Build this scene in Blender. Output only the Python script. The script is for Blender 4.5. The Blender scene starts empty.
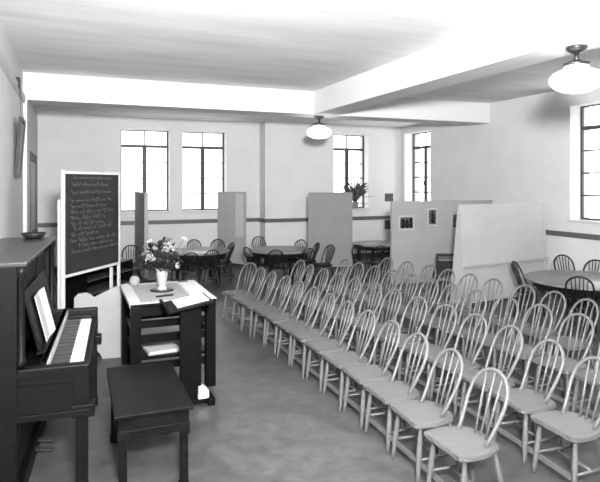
import bpy, bmesh, math, random
from mathutils import Vector, Matrix
random.seed(7)
sc = bpy.context.scene
col = sc.collection
PI = math.pi

# ------------------------------------------------------------------ camera
YAW = 22.153
cam_d = bpy.data.cameras.new('camera')
cam = bpy.data.objects.new('camera', cam_d)
col.objects.link(cam)
cam.location = (0, 0, 1.8)
cam.rotation_euler = (PI/2, 0, -math.radians(YAW))
cam_d.sensor_fit = 'HORIZONTAL'
cam_d.sensor_width = 36
cam_d.lens = 33.6
cam_d.shift_y = -58/600
cam_d.clip_start = 0.05
sc.camera = cam

# ------------------------------------------------------------------ world and light
world = bpy.data.worlds.new('daylight')
sc.world = world
world.use_nodes = True
bgn = world.node_tree.nodes['Background']
bgn.inputs[0].default_value = (1, 1, 1, 1)
bgn.inputs[1].default_value = 2.2

def area(name, loc, target, size, power, sy=None, portal=False):
    l = bpy.data.lights.new(name, 'AREA')
    l.shape = 'RECTANGLE'
    l.size = size
    l.size_y = sy or size
    l.energy = power
    if portal:
        l.cycles.is_portal = True
    o = bpy.data.objects.new(name, l)
    col.objects.link(o)
    o.location = loc
    d = Vector(target) - Vector(loc)
    o.rotation_euler = d.to_track_quat('-Z', 'Y').to_euler()
    return o
# the photographer's flash pan, held up beside the camera
flash = area('flash_lamp', (0.25, -0.20, 2.36), (3.3, 7.5, 6.2), 0.38, 430)
flash.data.spread = math.radians(150)
LAMP_EMIT = 1.6

sc.view_settings.view_transform = 'Standard'
sc.view_settings.look = 'None'
sc.view_settings.gamma = 1
sc.view_settings.use_curve_mapping = False
sc.view_settings.exposure = 1.3

# ------------------------------------------------------------------ materials
def mat(name, v, rough=0.6, var=0.0, scale=8.0, spec=0.4, bump=0.0, stretch=None, metal=0.0, v2=None):
    m = bpy.data.materials.new(name)
    m.use_nodes = True
    nt = m.node_tree
    b = nt.nodes['Principled BSDF']
    b.inputs['Roughness'].default_value = rough
    b.inputs['Metallic'].default_value = metal
    b.inputs['Specular IOR Level'].default_value = spec
    b.inputs['Base Color'].default_value = (v, v, v, 1)
    if var or bump:
        tc = nt.nodes.new('ShaderNodeTexCoord')
        mp = nt.nodes.new('ShaderNodeMapping')
        nt.links.new(tc.outputs['Object'], mp.inputs['Vector'])
        if stretch:
            mp.inputs['Scale'].default_value = stretch
        n = nt.nodes.new('ShaderNodeTexNoise')
        n.inputs['Scale'].default_value = scale
        n.inputs['Detail'].default_value = 6
        n.inputs['Roughness'].default_value = 0.6
        nt.links.new(mp.outputs['Vector'], n.inputs['Vector'])
        if var:
            r = nt.nodes.new('ShaderNodeValToRGB')
            a = max(0, v*(1-var)); c = min(1, v*(1+var)) if v2 is None else v2
            r.color_ramp.elements[0].position = 0.3
            r.color_ramp.elements[1].position = 0.7
            r.color_ramp.elements[0].color = (a, a, a, 1)
            r.color_ramp.elements[1].color = (c, c, c, 1)
            nt.links.new(n.outputs['Fac'], r.inputs['Fac'])
            nt.links.new(r.outputs['Color'], b.inputs['Base Color'])
        if bump:
            bp = nt.nodes.new('ShaderNodeBump')
            bp.inputs['Strength'].default_value = bump
            bp.inputs['Distance'].default_value = 0.01
            nt.links.new(n.outputs['Fac'], bp.inputs['Height'])
            nt.links.new(bp.outputs['Normal'], b.inputs['Normal'])
    return m

M = {}
M['plaster'] = mat('wall_plaster', 0.60, 0.9, 0.04, 2.5, 0.1, 0.15)
M['ceiling'] = mat('ceiling_plaster', 0.72, 0.9, 0.11, 1.6, 0.1, 0.2, (0.5, 2.2, 1))
M['beam'] = mat('beam_plaster', 0.66, 0.9, 0.03, 2.0, 0.1, 0.1)
M['rail'] = mat('rail_paint', 0.10, 0.5, 0.1, 6)
M['rail_light'] = mat('picture_rail_paint', 0.42, 0.6, 0.05, 6)
M['steel'] = mat('window_steel', 0.045, 0.5)
M['white_paint'] = mat('white_paint', 0.500, 0.5, 0.03, 5)
M['door_paint'] = mat('door_paint', 0.360, 0.5, 0.05, 4)
M['casing'] = mat('casing_wood', 0.045, 0.5, 0.15, 5, stretch=(6, 6, 0.6))
M['chair_wood'] = mat('pale_chair_wood', 0.105, 0.42, 0.14, 5, 0.35, stretch=(1.2, 7, 7))
M['dark_chair'] = mat('dark_chair_wood', 0.010, 0.4, 0.2, 6, 0.25)
M['table_top'] = mat('pale_table_top', 0.150, 0.3, 0.15, 5, 0.5, stretch=(1, 6, 1))  # pale grained top, lighter than the apron and legs
M['dark_wood'] = mat('dark_stained_wood', 0.0030, 0.45, 0.3, 3, 0.06, stretch=(1, 9, 9))
M['piano_wood'] = mat('piano_wood', 0.0045, 0.40, 0.3, 2.5, 0.10, stretch=(1, 1, 7))
M['lid_wood'] = mat('piano_lid_wood', 0.018, 0.34, 0.25, 2.2, 0.5, stretch=(6, 1, 1))
M['bench_wood'] = mat('bench_wood', 0.0045, 0.42, 0.5, 3, 0.10, stretch=(7, 1, 7))
M['ivory'] = mat('ivory_keys', 0.500, 0.3)
M['ebony'] = mat('ebony_keys', 0.012, 0.3)
M['panel_paint'] = mat('pale_panel_paint', 0.240, 0.6, 0.06, 3)
M['paper'] = mat('white_paper', 0.520, 0.8, 0.03, 6)
M['greypaper'] = mat('grey_paper', 0.280, 0.8, 0.08, 6)
M['mount'] = mat('photo_mount', 0.35, 0.8)
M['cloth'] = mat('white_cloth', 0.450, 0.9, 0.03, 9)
M['mat_grey'] = mat('grey_mat', 0.250, 0.9, 0.12, 25)
M['fiberboard'] = mat('grey_fibreboard', 0.210, 0.85, 0.06, 3)
M['fiberboard3'] = mat('light_fibreboard', 0.330, 0.85, 0.06, 3)
M['fiberboard2'] = mat('mid_fibreboard', 0.270, 0.85, 0.08, 3)
M['paleboard'] = mat('pale_board', 0.335, 0.7, 0.06, 2.5, stretch=(1, 1, 3))
M['chalkboard'] = mat('blackboard_slate', 0.016, 0.6, 0.45, 3.0, 0.3)
M['chalk'] = mat('chalk', 0.10, 0.9)
M['frame_dark'] = mat('dark_frame', 0.012, 0.45, spec=0.2)
M['print'] = mat('photo_print', 0.03, 0.5, 0.9, 14, v2=0.12)
M['brass'] = mat('lamp_metal', 0.09, 0.35, metal=0.8)
M['china'] = mat('white_china', 0.27, 0.25)
M['leaf'] = mat('dark_leaf', 0.010, 0.5, 0.4, 9)
M['leaf2'] = mat('window_leaf', 0.050, 0.5, 0.4, 9)
M['petal'] = mat('white_petal', 0.300, 0.7)
M['petal_dark'] = mat('dark_petal', 0.012, 0.7, 0.4, 20)
M['petal_mid'] = mat('grey_petal', 0.130, 0.7, 0.2, 20)
M['pot'] = mat('pale_pot', 0.220, 0.7)
M['coat'] = mat('dark_cloth', 0.018, 0.95)

def floor_mat():
    m = mat('floor_concrete', 0.2, 0.42, spec=0.4)
    nt = m.node_tree; b = nt.nodes['Principled BSDF']
    tc = nt.nodes.new('ShaderNodeTexCoord')
    def noise(s, d=8):
        n = nt.nodes.new('ShaderNodeTexNoise'); n.inputs['Scale'].default_value = s
        n.inputs['Detail'].default_value = d; n.inputs['Roughness'].default_value = 0.65
        nt.links.new(tc.outputs['Object'], n.inputs['Vector']); return n
    a = noise(0.9); c = noise(9, 10); e = noise(3.2)
    def mix(x, y, f):
        k = nt.nodes.new('ShaderNodeMix'); k.data_type = 'FLOAT'; k.inputs[0].default_value = f
        nt.links.new(x, k.inputs[2]); nt.links.new(y, k.inputs[3]); return k.outputs[0]
    f = mix(mix(a.outputs['Fac'], e.outputs['Fac'], .45), c.outputs['Fac'], .35)
    r = nt.nodes.new('ShaderNodeValToRGB')
    r.color_ramp.elements[0].position = .40; r.color_ramp.elements[1].position = .60
    r.color_ramp.elements[0].color = (.038, .038, .038, 1)
    r.color_ramp.elements[1].color = (.092, .092, .092, 1)
    nt.links.new(f, r.inputs['Fac']); nt.links.new(r.outputs['Color'], b.inputs['Base Color'])
    bp = nt.nodes.new('ShaderNodeBump'); bp.inputs['Strength'].default_value = .12; bp.inputs['Distance'].default_value = .01
    nt.links.new(c.outputs['Fac'], bp.inputs['Height']); nt.links.new(bp.outputs['Normal'], b.inputs['Normal'])
    rr = nt.nodes.new('ShaderNodeMapRange'); rr.inputs[1].default_value = .35; rr.inputs[2].default_value = .65
    rr.inputs[3].default_value = .36; rr.inputs[4].default_value = .6
    nt.links.new(a.outputs['Fac'], rr.inputs[0]); nt.links.new(rr.outputs[0], b.inputs['Roughness'])
    return m
M['floor'] = floor_mat()

def brick_mat():
    m = mat('pale_brick', .5, .9)
    nt = m.node_tree; b = nt.nodes['Principled BSDF']
    tc = nt.nodes.new('ShaderNodeTexCoord'); mp = nt.nodes.new('ShaderNodeMapping')
    mp.inputs['Rotation'].default_value = (PI/2, 0, 0)
    br = nt.nodes.new('ShaderNodeTexBrick')
    br.inputs['Color1'].default_value = (.45, .45, .45, 1); br.inputs['Color2'].default_value = (.40, .40, .40, 1)
    br.inputs['Mortar'].default_value = (.33, .33, .33, 1); br.inputs['Scale'].default_value = 1
    br.inputs['Brick Width'].default_value = .22; br.inputs['Row Height'].default_value = .075
    br.inputs['Mortar Size'].default_value = .012
    nt.links.new(tc.outputs['Object'], mp.inputs['Vector']); nt.links.new(mp.outputs['Vector'], br.inputs['Vector'])
    nt.links.new(br.outputs['Color'], b.inputs['Base Color'])
    return m
M['brick'] = brick_mat()

def glass_mat():
    m = bpy.data.materials.new('window_glass'); m.use_nodes = True
    nt = m.node_tree; nt.nodes.clear()
    o = nt.nodes.new('ShaderNodeOutputMaterial'); t = nt.nodes.new('ShaderNodeBsdfTransparent')
    t.inputs[0].default_value = (.95, .95, .95, 1)
    g = nt.nodes.new('ShaderNodeBsdfGlossy'); g.inputs['Roughness'].default_value = .03
    x = nt.nodes.new('ShaderNodeMixShader'); x.inputs[0].default_value = .06
    nt.links.new(t.outputs[0], x.inputs[1]); nt.links.new(g.outputs[0], x.inputs[2]); nt.links.new(x.outputs[0], o.inputs[0])
    return m
M['glass'] = glass_mat()

def globe_mat():
    m = mat('lit_opal_glass', .85, .25)
    b = m.node_tree.nodes['Principled BSDF']
    b.inputs['Emission Color'].default_value = (1, 1, 1, 1)
    b.inputs['Emission Strength'].default_value = LAMP_EMIT
    return m
M['globe'] = globe_mat()

# ------------------------------------------------------------------ mesh helpers
class MB:
    def __init__(self):
        self.bm = bmesh.new()
    def box(self, x0, x1, y0, y1, z0, z1, mtx=None, bevel=0.0):
        r = bmesh.ops.create_cube(self.bm, size=1)
        vs = r['verts']
        T = Matrix.Translation(((x0+x1)/2, (y0+y1)/2, (z0+z1)/2)) @ Matrix.Diagonal((abs(x1-x0), abs(y1-y0), abs(z1-z0), 1))
        if mtx is not None:
            T = mtx @ T
        bmesh.ops.transform(self.bm, matrix=T, verts=vs)
        if bevel:
            es = set(e for v in vs for e in v.link_edges)
            bmesh.ops.bevel(self.bm, geom=list(es), offset=bevel, segments=2, affect='EDGES', profile=0.6)
        return self
    def bar(self, p, q, w, h=None, up=(0, 0, 1), bevel=0.0):
        p = Vector(p); q = Vector(q); h = h or w
        d = (q-p); L = d.length; d.normalize()
        u = Vector(up)
        if abs(d.dot(u)) > .98:
            u = Vector((1, 0, 0))
        s = d.cross(u).normalized(); u = s.cross(d).normalized()
        Mx = Matrix((s, d, u)).transposed().to_4x4(); Mx.translation = p
        return self.box(-w/2, w/2, 0, L, -h/2, h/2, Mx, bevel)
    def tube(self, pts, r, n=8, cap=True):
        pts = [Vector(p) for p in pts]
        rs = r if isinstance(r, (list, tuple)) else [r]*len(pts)
        rings = []
        t0 = (pts[1]-pts[0]).normalized()
        a = Vector((0, 0, 1)) if abs(t0.z) < .9 else Vector((1, 0, 0))
        nrm = t0.cross(a).normalized()
        for i, p in enumerate(pts):
            if i == 0: t = pts[1]-pts[0]
            elif i == len(pts)-1: t = pts[-1]-pts[-2]
            else: t = pts[i+1]-pts[i-1]
            t.normalize()
            nrm = (nrm - t*nrm.dot(t)).normalized()
            b = t.cross(nrm)
            rings.append([self.bm.verts.new(p + (nrm*math.cos(2*PI*k/n) + b*math.sin(2*PI*k/n))*rs[i]) for k in range(n)])
        for A, B in zip(rings, rings[1:]):
            for k in range(n):
                f = self.bm.faces.new((A[k], A[(k+1) % n], B[(k+1) % n], B[k])); f.smooth = True
        if cap:
            self.bm.faces.new(rings[0][::-1]); self.bm.faces.new(rings[-1])
        return self
    def lathe(self, prof, n=24, c=(0, 0, 0), mtx=None):
        rings = []
        for (r, z) in prof:
            if r < 1e-5:
                rings.append([self.bm.verts.new((c[0], c[1], c[2]+z))])
            else:
                rings.append([self.bm.verts.new((c[0]+r*math.cos(2*PI*k/n), c[1]+r*math.sin(2*PI*k/n), c[2]+z)) for k in range(n)])
        for A, B in zip(rings, rings[1:]):
            for k in range(n):
                k2 = (k+1) % n
                if len(A) == 1 and len(B) == 1: continue
                if len(A) == 1: f = self.bm.faces.new((A[0], B[k2], B[k]))
                elif len(B) == 1: f = self.bm.faces.new((A[k], A[k2], B[0]))
                else: f = self.bm.faces.new((A[k], A[k2], B[k2], B[k]))
                f.smooth = True
        if mtx is not None:
            vs = [v for R in rings for v in R]
            bmesh.ops.transform(self.bm, matrix=mtx, verts=vs)
        return self
    def prism(self, outline, z0, z1, mtx=None, bevel=0.0):
        a = [self.bm.verts.new((x, y, z0)) for x, y in outline]
        b = [self.bm.verts.new((x, y, z1)) for x, y in outline]
        n = len(a)
        fb = self.bm.faces.new(a[::-1]); ft = self.bm.faces.new(b)
        for i in range(n):
            self.bm.faces.new((a[i], a[(i+1) % n], b[(i+1) % n], b[i]))
        if mtx is not None:
            bmesh.ops.transform(self.bm, matrix=mtx, verts=a+b)
        if bevel:
            es = list(set(list(ft.edges)+list(fb.edges)))
            bmesh.ops.bevel(self.bm, geom=es, offset=bevel, segments=2, affect='EDGES')
        return self
    def blade(self, pts, w, up=(0, 0, 1), th=0.0015):
        """a leaf: tapering strip with a little thickness"""
        pts = [Vector(p) for p in pts]; n = len(pts)
        L = []; R = []
        for i, p in enumerate(pts):
            t = (pts[min(i+1, n-1)]-pts[max(i-1, 0)]).normalized()
            s = t.cross(Vector(up))
            if s.length < 1e-3: s = Vector((1, 0, 0))
            s.normalize()
            f = math.sin(PI*(0.12+0.88*i/(n-1)))*w/2 + .0006
            nn = s.cross(t).normalized()*th
            L.append((self.bm.verts.new(p-s*f), self.bm.verts.new(p-s*f+nn))); R.append((self.bm.verts.new(p+s*f), self.bm.verts.new(p+s*f+nn)))
        for i in range(n-1):
            for A in ((L[i][0], L[i+1][0], R[i+1][0], R[i][0]), (L[i][1], R[i][1], R[i+1][1], L[i+1][1]),
                      (L[i][0], L[i][1], L[i+1][1], L[i+1][0]), (R[i][0], R[i+1][0], R[i+1][1], R[i][1])):
                f = self.bm.faces.new(A); f.smooth = True
        return self
    def build(self, name, m, parent=None, loc=None, rotz=0):
        bmesh.ops.recalc_face_normals(self.bm, faces=self.bm.faces)
        me = bpy.data.meshes.new(name); self.bm.to_mesh(me); self.bm.free()
        me.materials.append(m)
        o = bpy.data.objects.new(name, me); col.objects.link(o)
        if parent is not None: o.parent = parent
        if loc is not None: o.location = loc
        if rotz: o.rotation_euler = (0, 0, rotz)
        return o

def tag(o, label, cat, group=None, kind=None):
    o['label'] = label; o['category'] = cat
    if group: o['group'] = group
    if kind: o['kind'] = kind
    return o
def thing(name, label, cat, loc=(0, 0, 0), rotz=0, group=None):
    o = bpy.data.objects.new(name, None); col.objects.link(o)
    o.empty_display_size = .1
    o.location = loc; o.rotation_euler = (0, 0, rotz)
    return tag(o, label, cat, group)
def struct(o, label=None, cat='room'):
    o['kind'] = 'structure'
    if label: o['label'] = label; o['category'] = cat
    return o
def kids(o):
    return [c for c in bpy.data.objects if c.parent == o]
def copy_tree(o, parent=None):
    c = o.copy(); col.objects.link(c)
    if parent is not None: c.parent = parent
    for ch in TREE[o.name]:
        copy_tree(ch, c)
    return c
TREE = {}
def freeze(o):
    TREE[o.name] = list(kids(o))
    for c in TREE[o.name]: freeze(c)

# ------------------------------------------------------------------ the room
XL, XR, YF, YB, YB2, XJ = -0.63, 7.48, -1.8, 12.2, 11.8, 3.97
ZC, ZC2, ZB = 3.34, 3.17, 2.96
struct(MB().box(XL-.2, XR+.4, YF-.2, YB+.4, -.12, 0).build('floor', M['floor']), 'grey mottled concrete floor', 'floor')
struct(MB().box(XL-.2, XR+.4, YF-.2, 8.9, ZC, ZC+.15).build('ceiling', M['ceiling']), 'white plaster ceiling', 'ceiling')
struct(MB().box(XL-.2, XR+.4, 9.1, YB+.4, ZC2, ZC+.15).build('ceiling_back', M['ceiling']), 'lower ceiling behind the cross beam', 'ceiling')

def grid_wall(m, axis, a0, a1, d0, d1, z0, z1, holes):
    """wall lying along an axis with rectangular openings (a, b, zlo, zhi)"""
    cuts = sorted(set([a0, a1] + [h[0] for h in holes] + [h[1] for h in holes]))
    for p, q in zip(cuts, cuts[1:]):
        segs = [(z0, z1)]
        for h in holes:
            if h[0] <= p + 1e-6 and h[1] >= q - 1e-6:
                segs = [(z0, h[2]), (h[3], z1)]
        for s in segs:
            if axis == 'x': m.box(p, q, d0, d1, s[0], s[1])
            else: m.box(d0, d1, p, q, s[0], s[1])
W1 = (0.94, 1.95, 1.19, 2.93); W2 = (2.22, 3.20, 1.19, 2.93); W3 = (5.65, 6.58, 1.19, 2.95)
W4 = (10.58, 11.64, 1.19, 3.00); W5 = (5.30, 6.76, 1.20, 3.05); W6 = (1.6, 3.1, 1.20, 3.05)
m = MB()
grid_wall(m, 'x', XL-.2, XJ, YB, YB+.4, 0, ZC+.1, [W1, W2])
grid_wall(m, 'x', XJ, XR+.4, YB2, YB2+.4, 0, ZC+.1, [W3])
m.box(XJ, XJ+.05, YB2+.4, YB+.4, 0, ZC+.1)
struct(m.build('wall_back', M['plaster']), 'pale plaster back wall with windows', 'wall')
m = MB(); grid_wall(m, 'y', YF-.2, YB2, XR, XR+.4, 0, ZC+.1, [W4, W5, W6])
struct(m.build('wall_right', M['plaster']), 'pale plaster right wall with windows', 'wall')
m = MB(); m.box(XL-.2, XL, YF-.2, YB, 0, ZC+.1); m.box(XL, XL+.05, 8.65, 9.15, 0, ZB)
struct(m.build('wall_left', M['plaster']), 'pale plaster left wall with pilaster', 'wall')
struct(MB().box(XL-.2, XR+.4, YF-.2, YF, 0, ZC+.1).build('wall_front', M['plaster']), 'plaster wall behind the camera', 'wall')
# beams
struct(MB().box(XL, XR, 8.65, 9.12, ZB, ZC+.01).build('trim_1', M['beam']), 'white plaster cross beam', 'beam')
struct(MB().box(3.77, 4.17, YF, 8.65, ZB, ZC+.01).build('trim_2', M['beam']), 'white plaster beam running down the room', 'beam')
# rails on the walls
m = MB()
m.box(XL, XJ-.02, YB-.02, YB, .92, 1.005); m.box(XJ-.02, XJ, YB2, YB, .92, 1.005); m.box(XJ-.02, XR, YB2-.02, YB2, .92, 1.005)
m.box(XR-.02, XR, YF, YB2-.02, .92, 1.005)
struct(m.build('trim_3', M['rail']), 'dark painted rail along the walls', 'rail')
m = MB(); m.prism([(XL, 2.90), (XL+.03, 2.93), (XL+.035, 3.0), (XL+.015, 3.03), (XL, 3.03)], 0, 8.65-YF,
                  Matrix(((1, 0, 0, 0), (0, 0, -1, 8.65), (0, 1, 0, 0), (0, 0, 0, 1))))
struct(m.build('trim_4', M['rail_light']), 'picture rail moulding high on the left wall', 'rail')
m = MB(); m.box(XL, XR, YB-.016, YB, 0, .12) if False else m.box(XL, XJ, YB-.016, YB, 0, .13); m.box(XJ, XR, YB2-.016, YB2, 0, .13)
struct(m.build('baseboard_back', M['casing']), 'dark baseboard of the back wall', 'baseboard')
struct(MB().box(XR-.016, XR, YF, YB2-.016, 0, .13).build('baseboard_right', M['casing']), 'dark baseboard of the right wall', 'baseboard')

def window(n, axis, w, face, label):
    """steel casement: transom lights above, two casement leaves of four panes each; local u along wall, v outwards"""
    a0, a1, z0, z1 = w
    if axis == 'x':
        Mx = Matrix.Translation((a0, face, 0))
    else:
        Mx = Matrix.Translation((face, a1, 0)) @ Matrix.Rotation(-PI/2, 4, 'Z')
    L = a1-a0; g = .25
    def bx(m, u0, u1, v0, v1, p, q): m.box(u0, u1, v0, v1, p, q, Mx)
    t = .034
    f = MB()
    bx(f, 0, t, g-.02, g+.02, z0, z1); bx(f, L-t, L, g-.02, g+.02, z0, z1)
    bx(f, t, L-t, g-.02, g+.02, z0, z0+t); bx(f, t, L-t, g-.02, g+.02, z1-.02, z1)
    zt = z0+(z1-z0)*.805
    bx(f, t, L-t, g-.024, g+.024, zt-.03, zt+.03)
    bx(f, L/2-.042, L/2+.042, g-.024, g+.024, z0+t, zt-.025)
    r = struct(f.build('window_%d' % n, M['steel']), label, 'window')
    mu = MB()
    bx(mu, L/2-.013, L/2+.013, g-.012, g+.012, zt+.025, z1-.02)
    for k in (1, 2, 3):
        zz = z0+t+(zt-z0-t)*k/4
        bx(mu, t, L/2-.035, g-.012, g+.012, zz-.012, zz+.012); bx(mu, L/2+.035, L-t, g-.012, g+.012, zz-.012, zz+.012)
    mu.build('muntin', M['steel'], r)
    p = MB(); bx(p, t*.5, L-t*.5, g-.002, g+.002, z0+t*.5, z1-.01); p.build('pane', M['glass'], r)
    h = MB(); zz = z0+(zt-z0)*.42
    bx(h, L/2-.012, L/2+.012, g-.06, g-.024, zz-.05, zz+.05); bx(h, L/2-.06, L/2+.012, g-.075, g-.055, zz+.01, zz+.03)
    h.build('handle', M['steel'], r)
    s = MB(); bx(s, -.03, L+.03, -.03, g-.02, z0-.035, z0+.004); s.build('sill', M['white_paint'], r)
    b = MB(); bx(b, -.004, .012, g+.05, .42, z0, z1); bx(b, L-.012, L+.004, g+.05, .42, z0, z1)
    b.build('brick_jamb', M['brick'], r)
    # portal: guides daylight sampling through the opening only
    c = Mx @ Vector((L/2, .41, (z0+z1)/2)); inn = Mx @ Vector((L/2, -1, (z0+z1)/2))
    area('daylight_portal', c, inn, L, 1, z1-z0, True)
window(1, 'x', W1, YB, 'steel casement window, leftmost on the back wall')
window(2, 'x', W2, YB, 'steel casement window, second from left on the back wall')
window(3, 'x', W3, YB2, 'steel casement window with a potted plant')
window(4, 'y', W4, XR, 'narrow looking steel window near the back corner of the right wall')
window(5, 'y', W5, XR, 'steel window on the right wall above the round table')
window(6, 'y', W6, XR, 'steel window added out of view on the right wall for daylight')  # added opening, out of view, to let in more light from the right

# door in the left wall
d = MB(); d.box(XL, XL+.03, 9.56, 9.70, 0, 2.30); d.box(XL, XL+.03, 11.25, 11.42, 0, 2.30); d.box(XL, XL+.03, 9.70, 11.25, 2.17, 2.30)
d1 = struct(d.build('door_1', M['casing']), 'dark cased doorway in the left wall', 'door')
l = MB(); l.box(XL+.001, XL+.015, 9.70, 10.47, .02, 2.16); l.box(XL+.001, XL+.015, 10.48, 11.25, .02, 2.16)
for y in (9.80, 10.58):
    l.box(XL+.012, XL+.022, y, y+.57, .25, 1.0, bevel=.004); l.box(XL+.012, XL+.022, y, y+.57, 1.15, 2.0, bevel=.004)
l.build('door_leaf', M['door_paint'], d1)
h = MB(); h.tube([(XL+.015, 10.42, 1.0), (XL+.06, 10.42, 1.0)], .012); h.lathe([(0, -.028), (.02, -.02), (.028, 0), (.02, .02), (0, .028)], 14, (XL+.075, 10.42, 1.0))
h.build('door_knob', M['brass'], d1)

# ------------------------------------------------------------------ ceiling lamps
def lamp(x, y, label, z=ZB):
    t = thing('ceiling_lamp', label, 'lamp', (x, y, z), 0, 'opal globe ceiling lamps')
    MB().lathe([(0, 0), (.085, 0), (.085, -.015), (.07, -.035), (.045, -.05), (.03, -.055), (0, -.055)], 28).build('canopy', M['brass'], t)
    MB().lathe([(0, -.05), (.022, -.05), (.018, -.085), (.026, -.10), (.022, -.115), (0, -.115)], 18).build('stem', M['brass'], t)
    MB().lathe([(0, -.108), (.03, -.11), (.06, -.125), (.105, -.14), (.11, -.165), (.10, -.168), (0, -.16)], 28).build('fitter', M['brass'], t)
    g = [(.095, -.16), (.10, -.18), (.11, -.195), (.145, -.205), (.185, -.225), (.212, -.255), (.218, -.285), (.205, -.32), (.17, -.352), (.125, -.375), (.07, -.39), (0, -.395)]
    MB().lathe(g, 40).build('globe', M['globe'], t)
lamp(3.98, 3.53, 'lit white globe lamp nearest the camera on the long beam')
lamp(3.97, 8.87, 'lit white globe lamp at the far junction of the beams')

# ------------------------------------------------------------------ chairs
def make_chair(name, label, cat, wood, nsp, group):
    root = thing(name, label, cat, (0, 0, 0), 0, group)
    # seat: saddle outline, front towards +x
    out = []
    for (x, y) in [(.168, 0), (.172, .07), (.162, .125), (.170, .158), (.158, .180), (.11, .186), (.03, .180), (-.05, .168), (-.105, .145), (-.135, .095), (-.142, 0)]:
        out.append((x, y))
    full = out + [(x, -y) for x, y in out[-2:0:-1]]
    s = MB(); s.prism(full, .332, .36, bevel=.007); s.build('seat', wood, root)
    # bow
    def hw(u):   # half width along the rise
        return .118 + .028*min(1, u/.5)
    b = MB(); pts = []
    N = 10; zs = .355; H = .365
    def bx(z): return -.035 - .175*((z-zs)/H)**.9      # the bow ends stand forward on the seat sides
    def sx_(z): return -.098 - .110*((z-zs)/H)
    straight = .22
    for k in range(6):
        z = zs + straight*k/5; pts.append((bx(z), hw((z-zs)/H), z))
    w0 = hw(straight/H); z0 = zs+straight; R = H-straight
    for k in range(1, 12):
        a = PI*k/12; z = z0+R*math.sin(a)**.9; pts.append((bx(z), w0*math.cos(a), z))
    for k in range(5, -1, -1):
        z = zs + straight*k/5; pts.append((bx(z), -hw((z-zs)/H), z))
    b.tube(pts, .0115, 8); b.build('bow', wood, root)
    for k in range(nsp):
        f = (k-(nsp-1)/2)/((nsp+1)/2)
        y1 = f*w0*.92; zt = z0+R*math.sqrt(max(0, 1-(y1/w0)**2))-.006
        q = MB(); q.tube([(sx_(zs), f*.09, zs), ((sx_(zs)+bx(zt))/2, f*.09+(y1-f*.09)*.5, (zs+zt)/2), (bx(zt), y1, zt)], [.0062, .0078, .0055], 7)
        q.build('spindle', wood, root)
    for sx, sy in ((1, 1), (1, -1), (-1, 1), (-1, -1)):
        if sx > 0: p = Vector((.115, sy*.135, .338)); e = Vector((.150, sy*.160, 0))
        else: p = Vector((-.095, sy*.11, .338)); e = Vector((-.165, sy*.140, 0))
        q = MB(); q.tube([p.lerp(e, u) for u in (0, .12, .3, .5, .7, .86, 1)], [.011, .0125, .0165, .0175, .0155, .0125, .0095], 9)
        q.build('leg', wood, root)
    for sy in (1, -1):
        q = MB(); q.tube([(.139, sy*.152, .135), (-.01, sy*.143, .135), (-.137, sy*.129, .135)], [.006, .0095, .006], 8); q.build('stretcher', wood, root)
    q = MB(); q.tube([(.0, -.143, .135), (.0, 0, .135), (.0, .143, .135)], [.006, .0095, .006], 8); q.build('stretcher', wood, root)
    freeze(root)
    return root

ORD = ['first', 'second', 'third', 'fourth', 'fifth', 'sixth', 'seventh', 'eighth', 'ninth', 'tenth', 'eleventh', 'twelfth', 'thirteenth', 'last']
pale = make_chair('bow_back_chair', '', 'chair', M['chair_wood'], 3, 'pale bow-back chairs in rows')
used = [False]
# each entry: position of the top of the bow; chairs face the piano side (-x)
ROWS = [
 ('row nearest the piano', [(2.274, 2.565), (2.295, 2.97), (2.316, 3.375), (2.337, 3.759), (2.337, 4.143), (2.347, 4.538), (2.347, 4.922), (2.342, 5.296), (2.337, 5.68), (2.321, 6.054), (2.285, 6.428), (2.264, 6.802), (2.253, 7.25)]),
 ('second row from the piano', [(3.012, 2.492), (3.053, 2.887), (3.084, 3.292), (3.095, 3.697), (3.095, 4.092), (3.063, 4.476), (3.043, 4.87), (3.032, 5.244), (3.001, 5.628), (2.98, 6.013), (2.96, 6.397), (2.939, 6.781), (2.991, 7.248)]),
 ('third row from the piano', [(3.89, 3.00), (3.885, 3.39), (3.86, 3.775), (3.835, 4.155), (3.79, 4.528), (3.77, 4.891), (3.759, 5.255), (3.738, 5.618), (3.697, 5.982), (3.655, 6.345), (3.614, 6.698), (3.593, 7.072)]),
 ('row farthest from the piano', [(4.44, 3.79), (4.46, 4.18), (4.445, 4.56), (4.403, 4.985), (4.382, 5.369), (4.362, 5.753), (4.362, 6.137), (4.278, 6.542), (4.227, 6.978)]),
]
TILT = {(0, 12): 24, (0, 11): 6, (1, 12): 14, (0, 0): 3}
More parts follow.
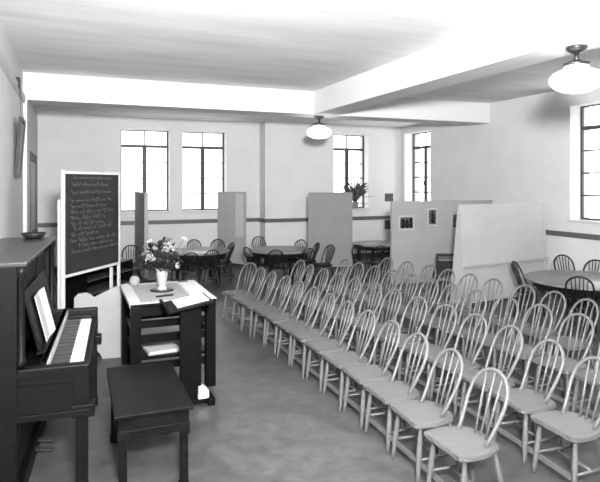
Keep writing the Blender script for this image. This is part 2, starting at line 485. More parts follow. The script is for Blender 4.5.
for ri, (rn, pts) in enumerate(ROWS):
    n = len(pts); feet = []
    for i, (x, y) in enumerate(pts):
        a = pts[max(0, i-1)]; b = pts[min(n-1, i+1)]
        tang = math.atan2(b[0]-a[0], b[1]-a[1])          # lean of the row from +y
        rz = PI - tang*.8 + math.radians(TILT.get((ri, i), 0)) + math.radians(random.uniform(-2.5, 2.5))
        if i == 0: nm = 'chair at the near end of the '+rn
        elif i == n-1: nm = 'chair at the far end of the '+rn
        else: nm = '%s chair from the near end of the %s' % (ORD[i], rn)
        c = pale if not used[0] else copy_tree(pale)
        used[0] = True
        c.location = (x + .22*math.cos(rz), y + .22*math.sin(rz), 0)
        c.rotation_euler = (0, 0, rz)
        c['label'] = 'pale bow-back '+nm
        k = Vector((c.location.x + .121*math.cos(rz), c.location.y+.121*math.sin(rz), .105))
        feet.append(k)
    if (ri, n-1) in TILT: feet = feet[:-1] + [feet[-2] + (feet[-2]-feet[-3])*.8]
    bt = MB()
    P = [feet[0]+(feet[0]-feet[1])*.38] + feet + [feet[-1]+(feet[-1]-feet[-2])*.3]
    for a, b in zip(P, P[1:]):
        bt.bar(a, b, .016, .03)
    tag(bt.build('floor_batten', M['chair_wood']), 'long pale batten joining the legs of the '+rn, 'batten', 'battens under the chair rows')

dark = make_chair('dark_bow_back_chair', '', 'chair', M['dark_chair'], 5, 'dark bow-back chairs at the tables')
dused = [False]
def dchair(x, y, tx, ty, label, s=.915):
    """top of the bow at (x, y), facing the point (tx, ty)"""
    rz = math.atan2(ty-y, tx-x)
    c = dark if not dused[0] else copy_tree(dark)
    dused[0] = True
    c.location = (x+.22*s*math.cos(rz), y+.22*s*math.sin(rz), 0); c.rotation_euler = (0, 0, rz); c.scale = (s, s, s)
    c['label'] = label

def round_table(x, y, r, h, label):
    t = thing('round_table', label, 'table', (x, y, 0), 0, 'low round tables')
    MB().lathe([(0, h-.028), (r-.012, h-.028), (r, h-.022), (r, h-.006), (r-.01, h), (0, h)], 56).build('tabletop', M['table_top'], t)
    MB().lathe([(r*.86, h-.028), (r*.86, h-.11), (r*.83, h-.11), (r*.83, h-.028)], 48).build('apron', M['dark_chair'], t)
    for k in range(4):
        a = PI/4+k*PI/2; q = MB(); rr = r*.74
        q.box(-.026, .026, -.026, .026, 0, h-.028, Matrix.Translation((rr*math.cos(a), rr*math.sin(a), 0)) @ Matrix.Rotation(a, 4, 'Z'), .004)
        q.build('leg', M['dark_chair'], t)
round_table(6.05, 5.24, .72, .58, 'round wooden table at the right edge below the wall window')
dchair(5.40, 4.75, 6.1, 5.3, 'dark chair with its back to us at the right-hand round table', 1.0)
dchair(5.62, 6.04, 6.02, 5.34, 'dark chair seen edge-on at the left of the right-hand table', 1.0)
dchair(6.80, 6.30, 6.45, 5.30, 'dark chair behind the right-hand table, the one farther from the window', 1.0)
dchair(6.90, 5.78, 6.0, 5.45, 'dark chair behind the right-hand table, nearest the wall window', .98)

round_table(3.62, 9.85, .60, .56, 'round table in the middle between the grey screens')
dchair(3.21, 8.98, 3.55, 9.7, 'dark chair with its back to us at the middle table, left one')
dchair(3.82, 8.95, 3.65, 9.7, 'dark chair with its back to us at the middle table, right one')
dchair(2.86, 9.58, 3.5, 9.80, 'dark chair at the left side of the middle table')
dchair(3.56, 11.05, 3.6, 9.95, 'tall-looking dark chair standing behind the middle table by the wall corner', .96)
dchair(4.28, 10.42, 3.7, 9.95, 'dark chair behind the middle table, its farthest one by the screen')
dchair(4.36, 9.76, 3.7, 9.80, 'dark chair at the right of the middle table, beside the grey screen')
dchair(4.43, 9.33, 3.5, 9.05, 'dark chair at the right of the middle table, nearest the pale rows')

round_table(2.14, 10.25, .60, .56, 'round table by the left back windows behind the flowers')
dchair(1.80, 9.16, 2.0, 10.1, 'dark chair with its back to us just behind the flowers')
dchair(2.22, 9.38, 2.15, 10.1, 'dark chair with its back to us in front of the window table')
dchair(2.72, 9.88, 2.1, 10.15, 'dark chair at the right side of the window table, nearer one')
dchair(2.86, 10.40, 2.1, 10.3, 'dark chair at the right side of the window table, farther one')
dchair(2.28, 11.26, 2.10, 10.4, 'dark chair under the second window, left one')
dchair(2.74, 11.14, 2.5, 10.4, 'dark chair under the second window, right one')
dchair(1.44, 9.70, 2.1, 10.15, 'dark chair half hidden by the flowers, left of the window table')
dchair(0.95, 10.1, 0.80, 8.8, 'dark chair beside the blackboard, behind the white-topped table', 1.0)
dchair(0.62, 10.9, 0.4, 9.6, 'dark chair behind the blackboard screen, farthest left')

round_table(5.85, 10.10, .55, .56, 'round table partly hidden behind the screen with photographs')
dchair(4.88, 9.14, 5.6, 9.9, 'dark chair beside the right edge of the grey screen')
dchair(5.20, 8.86, 5.75, 9.9, 'dark chair next to the screen with photographs, back to us')
tag(MB().prism([(-.14, -.1), (.14, -.1), (.14, .1), (-.14, .1)], 0, .004).build('paper_sheet', M['paper'], None, (5.72, 10.12, .561), .4), 'white paper lying on the table behind the photo screen', 'paper')

# dark straight chair with a cloth over it
t = thing('straight_chair', 'dark straight chair with broad top slat in front of photo screen', 'chair', (5.60, 7.52, 0), -.45)
q = MB(); q.box(-.17, .17, -.17, .17, .33, .36, bevel=.006); q.build('seat', M['dark_chair'], t)
for sx in (-1, 1):
    q = MB(); q.box(sx*.155-.014, sx*.155+.014, .125, .155, 0, .335); q.build('leg', M['dark_chair'], t)
    q = MB(); q.bar((sx*.155, -.15, 0), (sx*.155, -.19, .68), .028); q.build('back_post', M['dark_chair'], t)
q = MB(); q.box(-.14, .14, -.20, -.178, .635, .68); q.build('top_slat', M['dark_chair'], t)
q = MB(); q.box(-.15, .15, -.19, -.165, .36, .565, bevel=.006); q.build('back_panel', M['coat'], t)

# ------------------------------------------------------------------ screens
def screen(p0, p1, z0, z1, th, m, label, feet=True, name='folding_screen', fm=None):
    dx, dy = p1[0]-p0[0], p1[1]-p0[1]; L = math.hypot(dx, dy); a = math.atan2(dy, dx)
    t = thing(name, label, 'screen', (p0[0], p0[1], 0), a, 'free-standing fibreboard screens')
    MB().box(.02, L-.02, -th/2, th/2, z0+.03, z1-.03).build('board', m, t)
    f = MB(); w = th/2+.008
    f.box(0, .03, -w, w, z0, z1); f.box(L-.03, L, -w, w, z0, z1); f.box(.03, L-.03, -w, w, z0, z0+.04); f.box(.03, L-.03, -w, w, z1-.03, z1)
    f.build('frame', fm or m, t)
    if feet:
        for u in (.05, L-.05):
            q = MB(); q.box(u-.025, u+.025, -.17, .17, 0, .05, bevel=.006); q.box(u-.02, u+.02, -.02, .02, .05, z0+.01); q.build('foot', M['casing'], t)
    return t, L
screen((1.235, 10.35), (1.235, 12.05), .08, 1.62, .05, M['fiberboard2'], 'thin grey screen seen edge-on below the left window', fm=M['fiberboard3'])
s2, L2 = screen((3.40, 11.40), (2.98, 12.08), .08, 1.61, .03, M['fiberboard3'], 'grey screen standing out from the back wall right of the windows')
tag(MB().box(.04, .28, .0155, .019, .66, 1.575).build('paper_sheet', M['cloth'], None, (3.40, 11.40, 0), math.atan2(.68, -.42)), 'pale sheet imitating window sheen on the screen right of the windows', 'paper')  # pale sheet laid on the screen in place of a window's sheen
screen((4.30, 10.13), (5.10, 9.80), .16, 1.615, .035, M['fiberboard'], 'tall grey screen in the middle, below the far globe lamp')
s4, L4 = screen((4.96, 8.13), (7.05, 8.10), .10, 1.49, .035, M['fiberboard2'], 'long grey screen with small photographs pinned to it')

# pale reversible board on splayed stand
t = thing('display_board', 'large pale display board with ledge on a splayed stand', 'board', (5.12, 6.52, 0), math.atan2(.29, 1.94))
LB = 1.88
tilt = Matrix.Rotation(-.05, 4, 'X')
MB().box(.03, LB-.03, -.015, .015, .62, 1.47, Matrix.Translation((0, -.05, 0)) @ tilt).build('board', M['paleboard'], t)
f = MB(); T = Matrix.Translation((0, -.05, 0)) @ tilt
f.box(.0, .05, -.02, .02, .05, 1.49, T); f.box(LB-.05, LB, -.02, .02, .05, 1.49, T); f.box(.05, LB-.05, -.02, .02, 1.455, 1.49, T); f.box(.05, LB-.05, -.02, .02, .58, .62, T)
f.build('frame', M['paleboard'], t)
MB().box(.02, LB-.02, -.085, -.012, .60, .622, T).build('ledge', M['paleboard'], t)
MB().box(.05, LB-.05, -.012, .012, .08, .58, T).build('lower_panel', M['paleboard'], t)
for u in (.0, LB-.05):
    q = MB(); q.bar((u+.025, .04, 1.44), (u+.025, .20, 0), .05, .03); q.build('leg', M['paleboard'], t)
    q = MB(); q.prism([(-.04, .05), (.18, .05), (.05, 1.42), (.03, 1.42)], u+.015, u+.03, Matrix(((0, 0, 1, 0), (1, 0, 0, 0), (0, 1, 0, 0), (0, 0, 0, 1)))); q.build('side_panel', M['paleboard'], t)

# ------------------------------------------------------------------ photographs
def photo(center, w, h, face_rot, label, mount=True, shapes=()):
    t = thing('photograph', label, 'photograph', center, face_rot)
    b = .03 if mount else .0
    if mount: MB().box(-w/2-b, w/2+b, -.003, 0, -h/2-b, h/2+b).build('mount', M['mount'], t)
    MB().box(-w/2, w/2, -.006, -.003 if mount else 0, -h/2, h/2).build('print', M['print'], t)
    if shapes:
        m = MB()
        for (u, v, ru, rv) in shapes:
            m.lathe([(1, 0), (1, .001), (0, .001)], 18, mtx=Matrix.Translation((u*w, -.0062, v*h)) @ Matrix.Diagonal((ru*w, 1, rv*h, 1)) @ Matrix.Rotation(PI/2, 4, 'X'))
        m.build('figures', M['frame_dark'], t)
def YP(x): return 8.13-.03*(x-4.96)/2.09-.0175
people = [(-.3, -.1, .17, .38), (.02, -.14, .17, .34), (.32, -.06, .15, .42), (-.28, .22, .09, .14), (.02, .18, .09, .14), (.3, .28, .09, .14)]
photo((5.25, YP(5.25), 1.125), .25, .19, 0, 'dark photograph of a group at the left of the photo screen', True, people)
photo((5.77, YP(5.77), 1.21), .15, .25, 0, 'upright photograph of one dark figure high on the photo screen', True, [(0, -.1, .3, .34), (0, .28, .13, .14)])
photo((6.29, YP(6.29), 1.13), .20, .23, 0, 'dark photograph partly cut off by the pale display board', True)
photo((7.14, YB2-.0, 1.45), .23, .19, 0, 'small dark photograph on back wall right of the plant', False)
photo((7.12, YB2-.021, .79), .22, .22, 0, 'small dark photograph hanging below the wall rail', False)

# ------------------------------------------------------------------ picture on the left wall
t = thing('framed_picture', 'dark framed picture hanging tilted on the left wall', 'picture', (XL+.005, 7.55, 1.87))
tl = Matrix.Rotation(.075, 4, 'Y')
f = MB()
for a in ((0, .035, -.29, -.25, 0, .71), (0, .035, .25, .29, 0, .71), (0, .035, -.25, .25, 0, .045), (0, .035, -.25, .25, .665, .71)): f.box(*a, tl)
f.build('frame', M['frame_dark'], t)
MB().box(.004, .018, -.25, .25, .045, .665, tl).build('picture_sheet', M['greypaper'], t)
w = MB()
for s in (-.22, .22): w.tube([(.07, s, .70), (.04, s*.25, 1.11)], .0025, 5)
w.build('wire', M['frame_dark'], t)
w = MB(); w.box(.0, .045, -.07, .07, 1.08, 1.20, bevel=.006); w.build('hook', M['frame_dark'], t)

# ------------------------------------------------------------------ blackboard
pL = Vector((-.088, 6.51)); pR = Vector((.545, 7.40)); LBd = (pR-pL).length; ab = math.atan2(pR.y-pL.y, pR.x-pL.x)
t = thing('blackboard_easel', 'tall blackboard with chalk writing in a white painted stand', 'blackboard', (pL.x, pL.y, 0), ab)
for u in (.0, LBd):
    q = MB(); q.box(u-.018, u+.018, -.014, .014, .0, 1.94, bevel=.003); q.build('post', M['white_paint'], t)
q = MB(); q.box(.018, LBd-.018, -.012, .012, 1.90, 1.93); q.build('rail', M['white_paint'], t)
q = MB(); q.box(.018, LBd-.018, -.02, .012, .78, .81); q.build('rail', M['white_paint'], t)
slate = MB().box(.018, LBd-.018, -.009, .009, .81, 1.90).build('slate', M['chalkboard'], t)
for u, zt in ((.0, 1.62), (LBd-.1, .75)):
    q = MB(); q.box(u-.018, u+.018, .03, .055, 0, zt); q.box(u-.012, u+.012, .012, .03, .3, .34); q.build('brace', M['white_paint'], t)
# faint cursive chalk lines (not legible in the photograph)
rnd = random.Random(3)
lines = [(.16, 1.855, .60), (.14, 1.775, .62), (.13, 1.69, .56), (.12, 1.60, .74), (.12, 1.535, .62), (.12, 1.47, .76), (.12, 1.405, .58), (.13, 1.34, .42), (.17, 1.285, .66), (.13, 1.22, .44), (.12, 1.155, .74), (.25, 1.095, .62), (.14, 1.035, .74)]
for (u0, z, L) in lines:
    w = MB(); u = u0; first = True
    pts = []
    while u < u0+L*1.1 and u < LBd-.10:
        k = rnd.randint(2, 6)
        for i in range(k*5):                      # looped cursive letters
            ph = i*2*PI/5
            if i % 5 == 0: big = 2.0 if (first and i < 5) or rnd.random() < .22 else 1.0
            pts.append((u+i*.0056-.008*math.cos(ph), -.0098, z+.013*(math.sin(ph)*big+(big-1)*.8)+rnd.uniform(-.0025, .0025)))
        u += k*5*.0056+.030; first = False
        w.tube(pts, .0019, 4); pts = []
    w.build('chalk_line', M['chalk'], slate)

# low dark bookcase behind the blackboard
t = thing('low_bookcase', 'low dark open bookcase behind the blackboard stand', 'bookcase', (.36, 7.95, 0), ab)
q = MB(); q.box(-.55, .55, .14, .16, 0, .72); q.build('back', M['dark_wood'], t)
for u in (-.55, .53):
    q = MB(); q.box(u, u+.02, -.15, .14, 0, .72); q.build('side', M['dark_wood'], t)
for z in (.05, .22, .39, .56, .70):
    q = MB(); q.box(-.53, .53, -.15, .14, z, z+.02); q.build('shelf', M['casing'], t)

# pale shaped panel beside the piano
o = [(0, 0), (.02, .05), (.06, .10), (.13, .13), (.20, .11), (.25, .05), (.27, 0), (.60, 0), (.60, .78), (.40, .73), (.26, .67), (.19, .635), (.16, .66), (.12, .685), (.04, .68), (0, .64)]
o = [(-.0, 0), (.02, 0)] + o[1:6] + o[6:]
t = thing('shaped_panel', 'pale painted panel with curved top standing between piano and table', 'panel', (.02, 6.10, 0), -.05)
MB().prism(o, -.02, .02, Matrix(((1, 0, 0, 0), (0, 0, -1, 0), (0, 1, 0, 0), (0, 0, 0, 1)))).build('panel', M['panel_paint'], t)
MB().box(.05, .58, .02, .30, .33, .36).build('shelf', M['paleboard'], t)
MB().prism([(0, 0), (.60, 0), (.60, .5), (0, .5)], .28, .30, Matrix(((1, 0, 0, 0), (0, 0, -1, .6), (0, 1, 0, 0), (0, 0, 0, 1)))).build('back_panel', M['paleboard'], t)

# ------------------------------------------------------------------ piano
t = thing('upright_piano', 'dark upright piano with open keyboard against the left wall', 'piano', (-.227, 3.38, 0), -math.radians(4.1))
PW, PL = M['piano_wood'], 1.54
q = MB(); q.box(-.385, -.05, 0, .045, 0, 1.345, bevel=.004); q.box(-.385, -.05, PL-.045, PL, 0, 1.345, bevel=.004); q.box(-.385, -.36, .045, PL-.045, 0, 1.345)
cs = q.build('case', PW, t)
for y in (.022, PL-.022):
    q = MB(); q.lathe([(.0, .80), (.03, .80), (.03, .83), (.02, .85), (.018, 1.27), (.026, 1.29), (.03, 1.31), (.03, 1.345), (0, 1.345)], 16, (-.032, y, 0))
    q.build('column', PW, cs)
MB().box(-.39, .0, -.012, PL+.012, 1.345, 1.37, bevel=.006).build('lid', M['lid_wood'], t)
q = MB(); q.box(-.392, .002, -.013, PL+.013, 1.3695, 1.3705) if False else q.box(-.20, -.196, -.012, PL+.012, 1.369, 1.3708); q.build('lid_hinge', M['ebony'], t)
q = MB(); q.box(-.10, -.08, .045, PL-.045, .80, 1.345); q.box(-.083, -.068, .12, .52, .90, 1.28, bevel=.006); q.box(-.083, -.068, 1.02, 1.42, .90, 1.28, bevel=.006); q.build('upper_panel', PW, t)
md = Matrix.Translation((.03, 0, .80)) @ Matrix.Rotation(-.24, 4, 'Y')
q = MB(); q.box(-.018, 0, .32, 1.22, 0, .36, md, .004); q.box(-.02, .035, .28, 1.26, -.015, .0, md); q.build('music_desk', PW, t)
q = MB(); q.box(-.085, -.075, .045, PL-.045, .12, .50); q.box(-.078, -.066, .2, PL-.2, .18, .46, bevel=.005); q.build('lower_panel', PW, t)
MB().box(-.36, -.04, .0, PL, .0, .10, bevel=.006).build('plinth', PW, t)
kb = MB(); kb.box(-.08, .30, .01, PL-.01, .52, .69); kb.box(.275, .31, .06, PL-.06, .69, .722, bevel=.004)
kb.box(-.05, .31, .0, .012, .50, .52); kb.box(-.05, .32, -.012, .0, .50, .535, bevel=.004); kb.box(-.05, .315, -.006, .0, .735, .752)
k = kb.build('key_bed', PW, t)
for y in (.0, PL-.07):
    q = MB(); q.box(-.05, .315, y, y+.07, .69, .785, bevel=.008); q.build('cheek', PW, t)
    q = MB(); q.box(.235, .315, y, y+.08, .50, .70, bevel=.003); q.box(.225, .345, y-.01, y+.09, .49, .56, bevel=.006); q.box(.245, .31, y+.005, y+.07, .0, .49, bevel=.005); q.box(.235, .32, y-.005, y+.08, .0, .06, bevel=.004)
    q.build('leg', PW, t)
q = MB(); q.box(.06, .09, .07, PL-.07, .70, .80); q.bar((.075, .07, .79), (.075, PL-.07, .79), .02, .02); q.build('fall_board', PW, t)
q = MB(); q.box(.09, .094, .075, PL-.075, .735, .785); q.build('name_board', M['rail_light'], t)
for y in (.075, PL-.125):
    q = MB(); q.box(.10, .27, y, y+.05, .69, .745, bevel=.004); q.build('key_block', PW, t)
kw = (PL-.25)/52
wm = MB(); wm.box(.095, .272, .0006, kw-.0006, .69, .718, bevel=.001); wk = wm.build('white_key', M['ivory'], k, (0, .125, 0))
for i in range(1, 52):
    c = wk.copy(); col.objects.link(c); c.location = (0, .125+i*kw, 0)
bmk = MB(); bmk.box(.095, .195, -.0070, .0070, .718, .731, bevel=.001); bk0 = bmk.build('black_key', M['ebony'], k, (0, .125+kw, 0))
fst = True
for i in range(1, 52):
    if (i-1) % 7 in (1, 4): continue
    if fst: fst = False; bk0.location = (0, .125+i*kw, 0); continue
    c = bk0.copy(); col.objects.link(c); c.location = (0, .125+i*kw, 0)
for y in (.66, .80):
    q = MB(); q.bar((-.08, y, .07), (.06, y, .05), .045, .012); q.tube([(.05, y-.022, .05), (.07, y, .05), (.05, y+.022, .05)], .006, 6); q.build('pedal', M['brass'], t)
q = MB()
for (u, z, r) in ((.03, .035, .035), (.075, .03, .03), (.05, .075, .03)):
    q.lathe([(0, -.03), (r, -.03), (r, .03), (0, .03)], 16, mtx=Matrix.Translation((u, .03, z)) @ Matrix.Rotation(PI/2, 4, 'X'))
q.build('scroll_foot', PW, t)
Tm = Matrix.Translation((-.227, 3.38, 0)) @ Matrix.Rotation(-math.radians(4.1), 4, 'Z')
# music book standing on the desk
b = thing('music_book', 'open white music book standing on the piano desk', 'book', Tm @ Vector((.050, .60, .806)), -math.radians(4.1))
bt = Matrix.Rotation(-.24, 4, 'Y')
q = MB(); q.box(0, .007, -.125, .0, .004, .285, bt @ Matrix.Rotation(-.05, 4, 'Z')); q.build('page', M['greypaper'], b)  # shading of the curved left page is put into its grey colour
q = MB(); q.box(.001, .009, .002, .145, .004, .30, bt @ Matrix.Rotation(-.10, 4, 'Z')); q.build('page', M['paper'], b)
q = MB(); q.box(-.005, -.001, -.13, .145, 0, .295, bt); q.build('cover', M['greypaper'], b)
bw = MB(); bw.lathe([(0, 0), (.05, 0), (.075, .015), (.092, .042), (.086, .044), (.07, .02), (.045, .008), (0, .007)], 28)
tag(bw.build('shallow_bowl', M['frame_dark'], None, Tm @ Vector((-.15, 1.42, 1.37))), 'dark shallow bowl on the far end of the piano lid', 'bowl')

# ------------------------------------------------------------------ piano bench
t = thing('piano_bench', 'dark wooden piano bench in front of the keyboard', 'bench', (.442, 3.71, 0), math.radians(-.5))
BW = M['bench_wood']
MB().box(-.222, .222, -.448, .448, .478, .50, bevel=.005).build('seat_lid', BW, t)
q = MB(); q.box(-.197, .197, -.42, .42, .40, .478); q.build('box', BW, t)
q = MB(); q.box(-.204, .204, -.427, .427, .388, .402, bevel=.004); q.box(-.195, .195, -.418, -.40, .35, .388); q.box(-.195, .195, .40, .418, .35, .388); q.box(-.195, -.177, -.40, .40, .35, .388); q.box(.177, .195, -.40, .40, .35, .388); q.build('apron', BW, t)
for sx in (-1, 1):
    for sy in (-1, 1):
        q = MB(); cx, cy = sx*.172, sy*.395
        q.box(cx-.03, cx+.03, cy-.03, cy+.03, .335, .388, bevel=.003)
        q.bar((cx, cy, .335), (cx, cy, .0), .045, .045, bevel=.003); q.box(cx-.03, cx+.03, cy-.03, cy+.03, 0, .045, bevel=.005)
        q.build('leg', BW, t)

# ------------------------------------------------------------------ mission table and what stands on it
TX0, TX1, TY0, TY1, TH = .455, 1.185, 4.88, 5.88, .78
t = thing('mission_table', 'dark heavy square-legged table with slatted ends and white cloth', 'table', ((TX0+TX1)/2, (TY0+TY1)/2, 0))
hx, hy = (TX1-TX0)/2, (TY1-TY0)/2
DW = M['dark_wood']
MB().box(-hx, hx, -hy, hy, TH-.03, TH-.004, bevel=.004).build('tabletop', DW, t)
for sx in (-1, 1):
    for sy in (-1, 1):
        q = MB(); cx, cy = sx*(hx-.045), sy*(hy-.045); q.box(cx-.042, cx+.042, cy-.042, cy+.042, 0, TH-.03, bevel=.004); q.build('leg', DW, t)
q = MB()
for sy in (-1, 1): q.box(-hx+.09, hx-.09, sy*(hy-.055)-.012, sy*(hy-.055)+.012, TH-.12, TH-.03)
for sx in (-1, 1): q.box(sx*(hx-.055)-.012, sx*(hx-.055)+.012, -hy+.09, hy-.09, TH-.12, TH-.03)
q.build('apron', DW, t)
for sy in (-1, 1):
    for z0, z1 in ((.56, .62), (.43, .50), (.20, .26)):
        q = MB(); q.box(-hx+.09, hx-.09, sy*(hy-.055)-.012, sy*(hy-.055)+.012, z0, z1); q.build('end_rail', DW, t)
for sx in (-1, 1):
    q = MB(); q.box(sx*(hx-.055)-.012, sx*(hx-.055)+.012, -hy+.09, hy-.09, .44, .50); q.build('side_rail', DW, t)
MB().box(-hx+.05, hx-.05, -hy+.12, hy-.12, .265, .29).build('shelf', DW, t)
c = MB(); c.box(TX0-.006, TX1+.006, TY0-.004, TY1+.004, TH-.0035, TH, bevel=.0015); c.box(TX0-.007, TX0-.003, TY0, TY1, TH-.03, TH-.002)
tag(c.build('tablecloth', M['cloth']), 'white cloth covering the top of the dark table', 'tablecloth')
tag(MB().box(TX0+.09, TX1-.20, TY0+.05, TY1-.10, TH+.0004, TH+.003).build('table_mat', M['mat_grey']), 'grey woven mat lying on the white tablecloth', 'mat')
q = MB(); q.box(0, .17, 0, .75, 0, .005)
tag(q.build('paper_sheet', M['paper'], None, (TX1-.195, TY0+.10, TH+.0035), -.02), 'long white paper lying along the right side of the table', 'paper')
q = thing('paper_stack', 'pale papers on the low shelf of the dark table', 'papers', (.76, 5.14, .29), .08)
MB().box(-.15, .13, -.10, .12, 0, .014).build('lower_sheets', M['greypaper'], q)
MB().box(-.15, .13, -.10, .12, 0.014, .030, Matrix.Rotation(.07, 4, 'Z')).build('upper_sheets', M['paper'], q)
pot = MB(); pot.lathe([(0, 0), (.03, 0), (.045, .02), (.052, .05), (.047, .075), (.033, .09), (.035, .095), (.028, .094), (.02, .085), (0, .083)], 24)
tag(pot.build('round_jar', M['pot'], None, (.575, 5.76, TH)), 'small round white jar at the back left corner of the table', 'jar')
q = MB(); q.lathe([(0, 0), (.105, 0), (.11, .006), (.108, .012), (.06, .008), (0, .008)], 36)
VX, VY, VZ = .79, 5.40, TH+.003
tag(q.build('vase_mat', M['frame_dark'], None, (VX, VY, VZ)), 'dark round stand under the white vase', 'stand')
q = MB(); q.lathe([(0, 0), (.048, 0), (.046, .02), (.034, .035), (.038, .06), (.052, .14), (.064, .205), (.060, .206), (.047, .14), (.033, .06), (0, .05)], 30)
tag(q.build('flower_vase', M['china'], None, (VX, VY, VZ+.008)), 'white flared vase full of flowers on the table', 'vase')
q = MB(); q.box(-.09, .07, -.018, .018, 0, .012, bevel=.004)
tag(q.build('small_booklet', M['frame_dark'], None, (.78, 5.12, TH+.003), .25), 'small dark booklet lying in front of the vase', 'booklet')
q = MB(); q.box(-.05, .05, -.025, .025, 0, .008, bevel=.003)
tag(q.build('small_tray', M['frame_dark'], None, (1.06, 5.83, TH)), 'small dark tray at the back right edge of the table', 'tray')

# flowers: stems rooted in the vase mouth
VB = Vector((VX, VY, VZ+.10)); VM = Vector((VX, VY, VZ+.215))
def stem_pts(tip):
    tip = Vector(tip); d = (tip-VM); h = Vector((d.x, d.y, 0)); h = h/max(h.length, 1e-3)*min(.04, h.length)
    a = VB; b = VM + h
    return [a, b, b.lerp(tip, .5)+Vector((0, 0, .02)), tip]
camv = Vector((0, 0, 1.8))
def flower(name, kind, tip, label, group, size, pm, npet, cup, cm=None):
    tip = Vector(tip)
    t = thing(name, label, 'flower', tuple(VB), 0, group)
    P = [p-VB for p in stem_pts(tip)]
    MB().tube(P, .0028, 6).build('stem', M['leaf'], t)
    ax = (P[-1]-P[-2]).normalized() + Vector((-.2, -.5, .1)); ax.normalize()
    R = ax.to_track_quat('Z', 'Y').to_matrix().to_4x4(); R.translation = P[-1]
    m = MB()
    layers = 1 if kind != 'bloom' else 4
    for L in range(layers):
        for k in range(npet):
            a = 2*PI*k/npet + L*.4 + random.uniform(-.1, .1); s = size*(1-.18*L)
            el = cup + L*.33
            pts = []
            for i in range(5):
                r = s*i/4
                z = r*math.sin(el) - (s*.25*(i/4)**3 if kind == 'lily' else 0)
                pts.append(R @ Vector((math.cos(a)*r*math.cos(el), math.sin(a)*r*math.cos(el), z)))
            m.blade(pts, s*(.5 if kind == 'lily' else .34 if kind == 'daisy' else .7), up=ax)
    m.build('petals', pm, t)
    if cm is not None:
        c = MB(); c.lathe([(0, .008), (.008, .007), (.012, .002), (.01, 0), (0, 0)], 12, mtx=R); c.build('flower_centre', cm, t)
rv = lambda a: random.uniform(-a, a)
def at(dx, dz, dy=0.0):   # across the view, up, deeper
    dx -= .035
    return (VX+dx*.97+dy*.25, VY-dx*.25+dy*.97, VZ+dz)
for n, tip, lb in (('lily', at(-.075, .455), 'white lily standing highest at the left of the bouquet'),
                   ('lily', at(.235, .475), 'white trumpet lily pointing out at upper right of the bouquet'),
                   ('lily', at(.165, .24, -.02), 'white lily hanging low at the right of the bouquet')):
    flower('lily', 'lily', tip, lb, 'white lilies in the vase', .048, M['petal'], 6, .75, M['petal_mid'])
dz = [(-.075, .315), (-.055, .29), (-.10, .30), (-.085, .335), (-.05, .325), (-.03, .305), (.07, .415), (.10, .40), (.085, .375), (.055, .385), (.12, .42), (.105, .445), (.065, .445), (.14, .385)]
for i, (a, b) in enumerate(dz):
    left = i < 6
    flower('daisy', 'daisy', at(a, b, -.06+rv(.02)), 'small white daisy in the cluster at lower left of the bouquet' if left else 'small white daisy in the cluster at upper right of the bouquet',
           'left daisy cluster' if left else 'right daisy cluster', .021, M['petal'], 11, .25, M['petal_mid'])
for i, (a, b, lb) in enumerate([(.03, .45, 'dark bloom at the top of the bouquet'), (-.01, .36, 'dark bloom in the centre of the bouquet'), (.03, .33, 'dark bloom just right of the bouquet centre'), (.0, .29, 'dark bloom low above the vase rim'), (.16, .33, 'dark bloom at the right side of the bouquet'), (.05, .27, 'dark bloom right above the vase rim')]):
    flower('dark_bloom', 'bloom', at(a, b, -.02), lb, 'dark blooms in the vase', .045, M['petal_dark'], 9, .2)
for i, (a, b, lb) in enumerate([(-.14, .34, 'greyish bloom at the far left of the bouquet'), (.19, .37, 'greyish bloom at the far right of the bouquet'), (.10, .48, 'greyish bloom at the top right of the bouquet'), (-.12, .42, 'greyish bloom left of the highest lily')]):
    flower('grey_bloom', 'bloom', at(a, b, .02), lb, 'grey blooms in the vase', .032, M['petal_mid'], 8, .2)
LS = ['left', 'right', 'centre', 'left back', 'right back', 'left front', 'right front', 'upper', 'lower left', 'lower right']
for i in range(10):
    a = [-.13, .15, .0, -.09, .11, -.07, .09, .04, -.15, .17][i]; b = [.32, .33, .42, .40, .40, .26, .25, .47, .24, .29][i]; dp = [0, 0, .05, .08, .08, -.08, -.08, .03, .0, .02][i]
    tip = Vector(at(a, b, dp)); t = thing('foliage_spray', 'dark leafy spray at the %s of the bouquet' % LS[i], 'foliage', tuple(VB), 0, 'leafy sprays in the vase')
    P = [p-VB for p in stem_pts(tip)]
    MB().tube(P, .003, 6).build('stem', M['leaf'], t)
    m = MB()
    for k in range(58):
        f = random.uniform(.35, 1); j = min(2, int(f*3)); p = P[j].lerp(P[j+1], f*3-j) if j < 3 else P[3]
        if p.z < .12: continue
        d = Vector((rv(1), rv(1), rv(.8)+.15)).normalized(); L = random.uniform(.045, .09)
        m.blade([p, p+d*L*.35, p+d*L*.7+Vector((0, 0, -.004)), p+d*L+Vector((0, 0, -.012))], L*.38, up=(rv(.4), rv(.4), 1))
    m.build('leaves', M['leaf'], t)

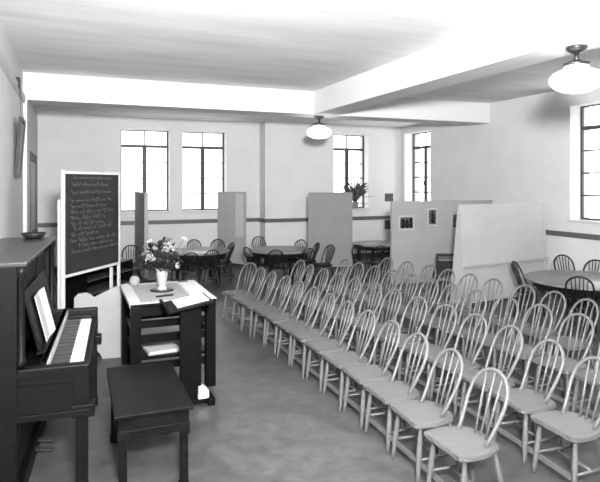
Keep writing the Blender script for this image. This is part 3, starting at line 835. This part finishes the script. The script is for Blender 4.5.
# ------------------------------------------------------------------ lectern
t = thing('lectern', 'dark wooden lectern with slanted desk in front of the table', 'lectern', (.90, 4.56, 0))
sl = Matrix.Translation((0, 0, .80)) @ Matrix.Rotation(-.17, 4, 'Y')
q = MB(); q.box(-.205, .165, -.115, .27, .0, .022, sl, .004); q.build('desk', DW, t)
q = MB(); q.box(-.212, -.192, -.115, .27, .0, .055, sl, .003); q.build('ledge', DW, t)
q = MB(); q.box(-.092, .078, -.03, .03, .05, .80, bevel=.004); q.build('post', DW, t)
q = MB(); q.box(-.19, .17, -.07, .07, .02, .055, bevel=.004); q.box(.12, .175, -.10, .12, .0, .06, bevel=.005); q.box(-.19, -.14, -.10, .12, 0, .06, bevel=.005); q.build('base', DW, t)
b = thing('open_book', 'open white book lying on the lectern desk', 'book', (.90, 4.56, 0))
q = MB(); q.box(-.12, .14, -.06, .075, .024, .034, sl); q.build('page', M['paper'], b)
q = MB(); q.box(-.12, .14, .08, .215, .024, .034, sl); q.build('page', M['paper'], b)
q = MB(); q.box(-.125, .145, -.065, .22, .022, .0245, sl); q.build('cover', M['frame_dark'], b)
b = MB(); b.prism([(-.04, 0), (.045, 0), (.045, .06), (.0, .095), (-.035, .09)], -.05, .05, Matrix(((1, 0, 0, 0), (0, 0, -1, 0), (0, 1, 0, 0), (0, 0, 0, 1))))
tag(b.build('paper_packet', M['paper'], None, (.985, 4.54, .056)), 'white folded paper standing on the lectern base', 'paper')

# ------------------------------------------------------------------ plant in window
t = thing('potted_plant', 'bushy potted plant on the sill of the back window', 'plant', (6.27, 11.90, 1.194))
q = MB(); q.lathe([(0, 0), (.07, 0), (.085, .09), (.095, .13), (.10, .135), (.10, .155), (.088, .155), (.08, .13), (0, .125)], 24); q.build('pot', M['pot'], t)
m = MB(); st = MB()
for k in range(120):
    a = random.uniform(0, 2*PI); L = random.uniform(.3, .74); sp = random.uniform(.15, .9)
    d = Vector((math.cos(a)-.05, math.sin(a)*.16-.06, 0)); p0 = Vector((0, 0, .13))+d*.02
    P = [p0 + d*(L*sp*.8*u) + Vector((0, 0, L*(1.2*u-.55*u*u*(.4+sp)))) for u in (0, .2, .4, .6, .8, 1)]
    m.blade(P, random.uniform(.02, .045), up=(d.y, -d.x, .5))
for dx, dzv in ((.36, .20), (.22, -.02), (-.25, .22)):
    st.tube([(0, 0, .13), (dx*.5, -.12, .13+dzv*.8), (dx, -.22, .13+dzv*.75)], .004, 6)
    for u in range(5):
        p = Vector((dx*(.4+.15*u), -.10-.03*u, .13+dzv*.78)); d = Vector((rv(1), -.2, rv(1))).normalized()
        m.blade([p, p+d*.03, p+d*.06], .018)
st.build('stem', M['leaf2'], t); m.build('leaves', M['leaf2'], t)
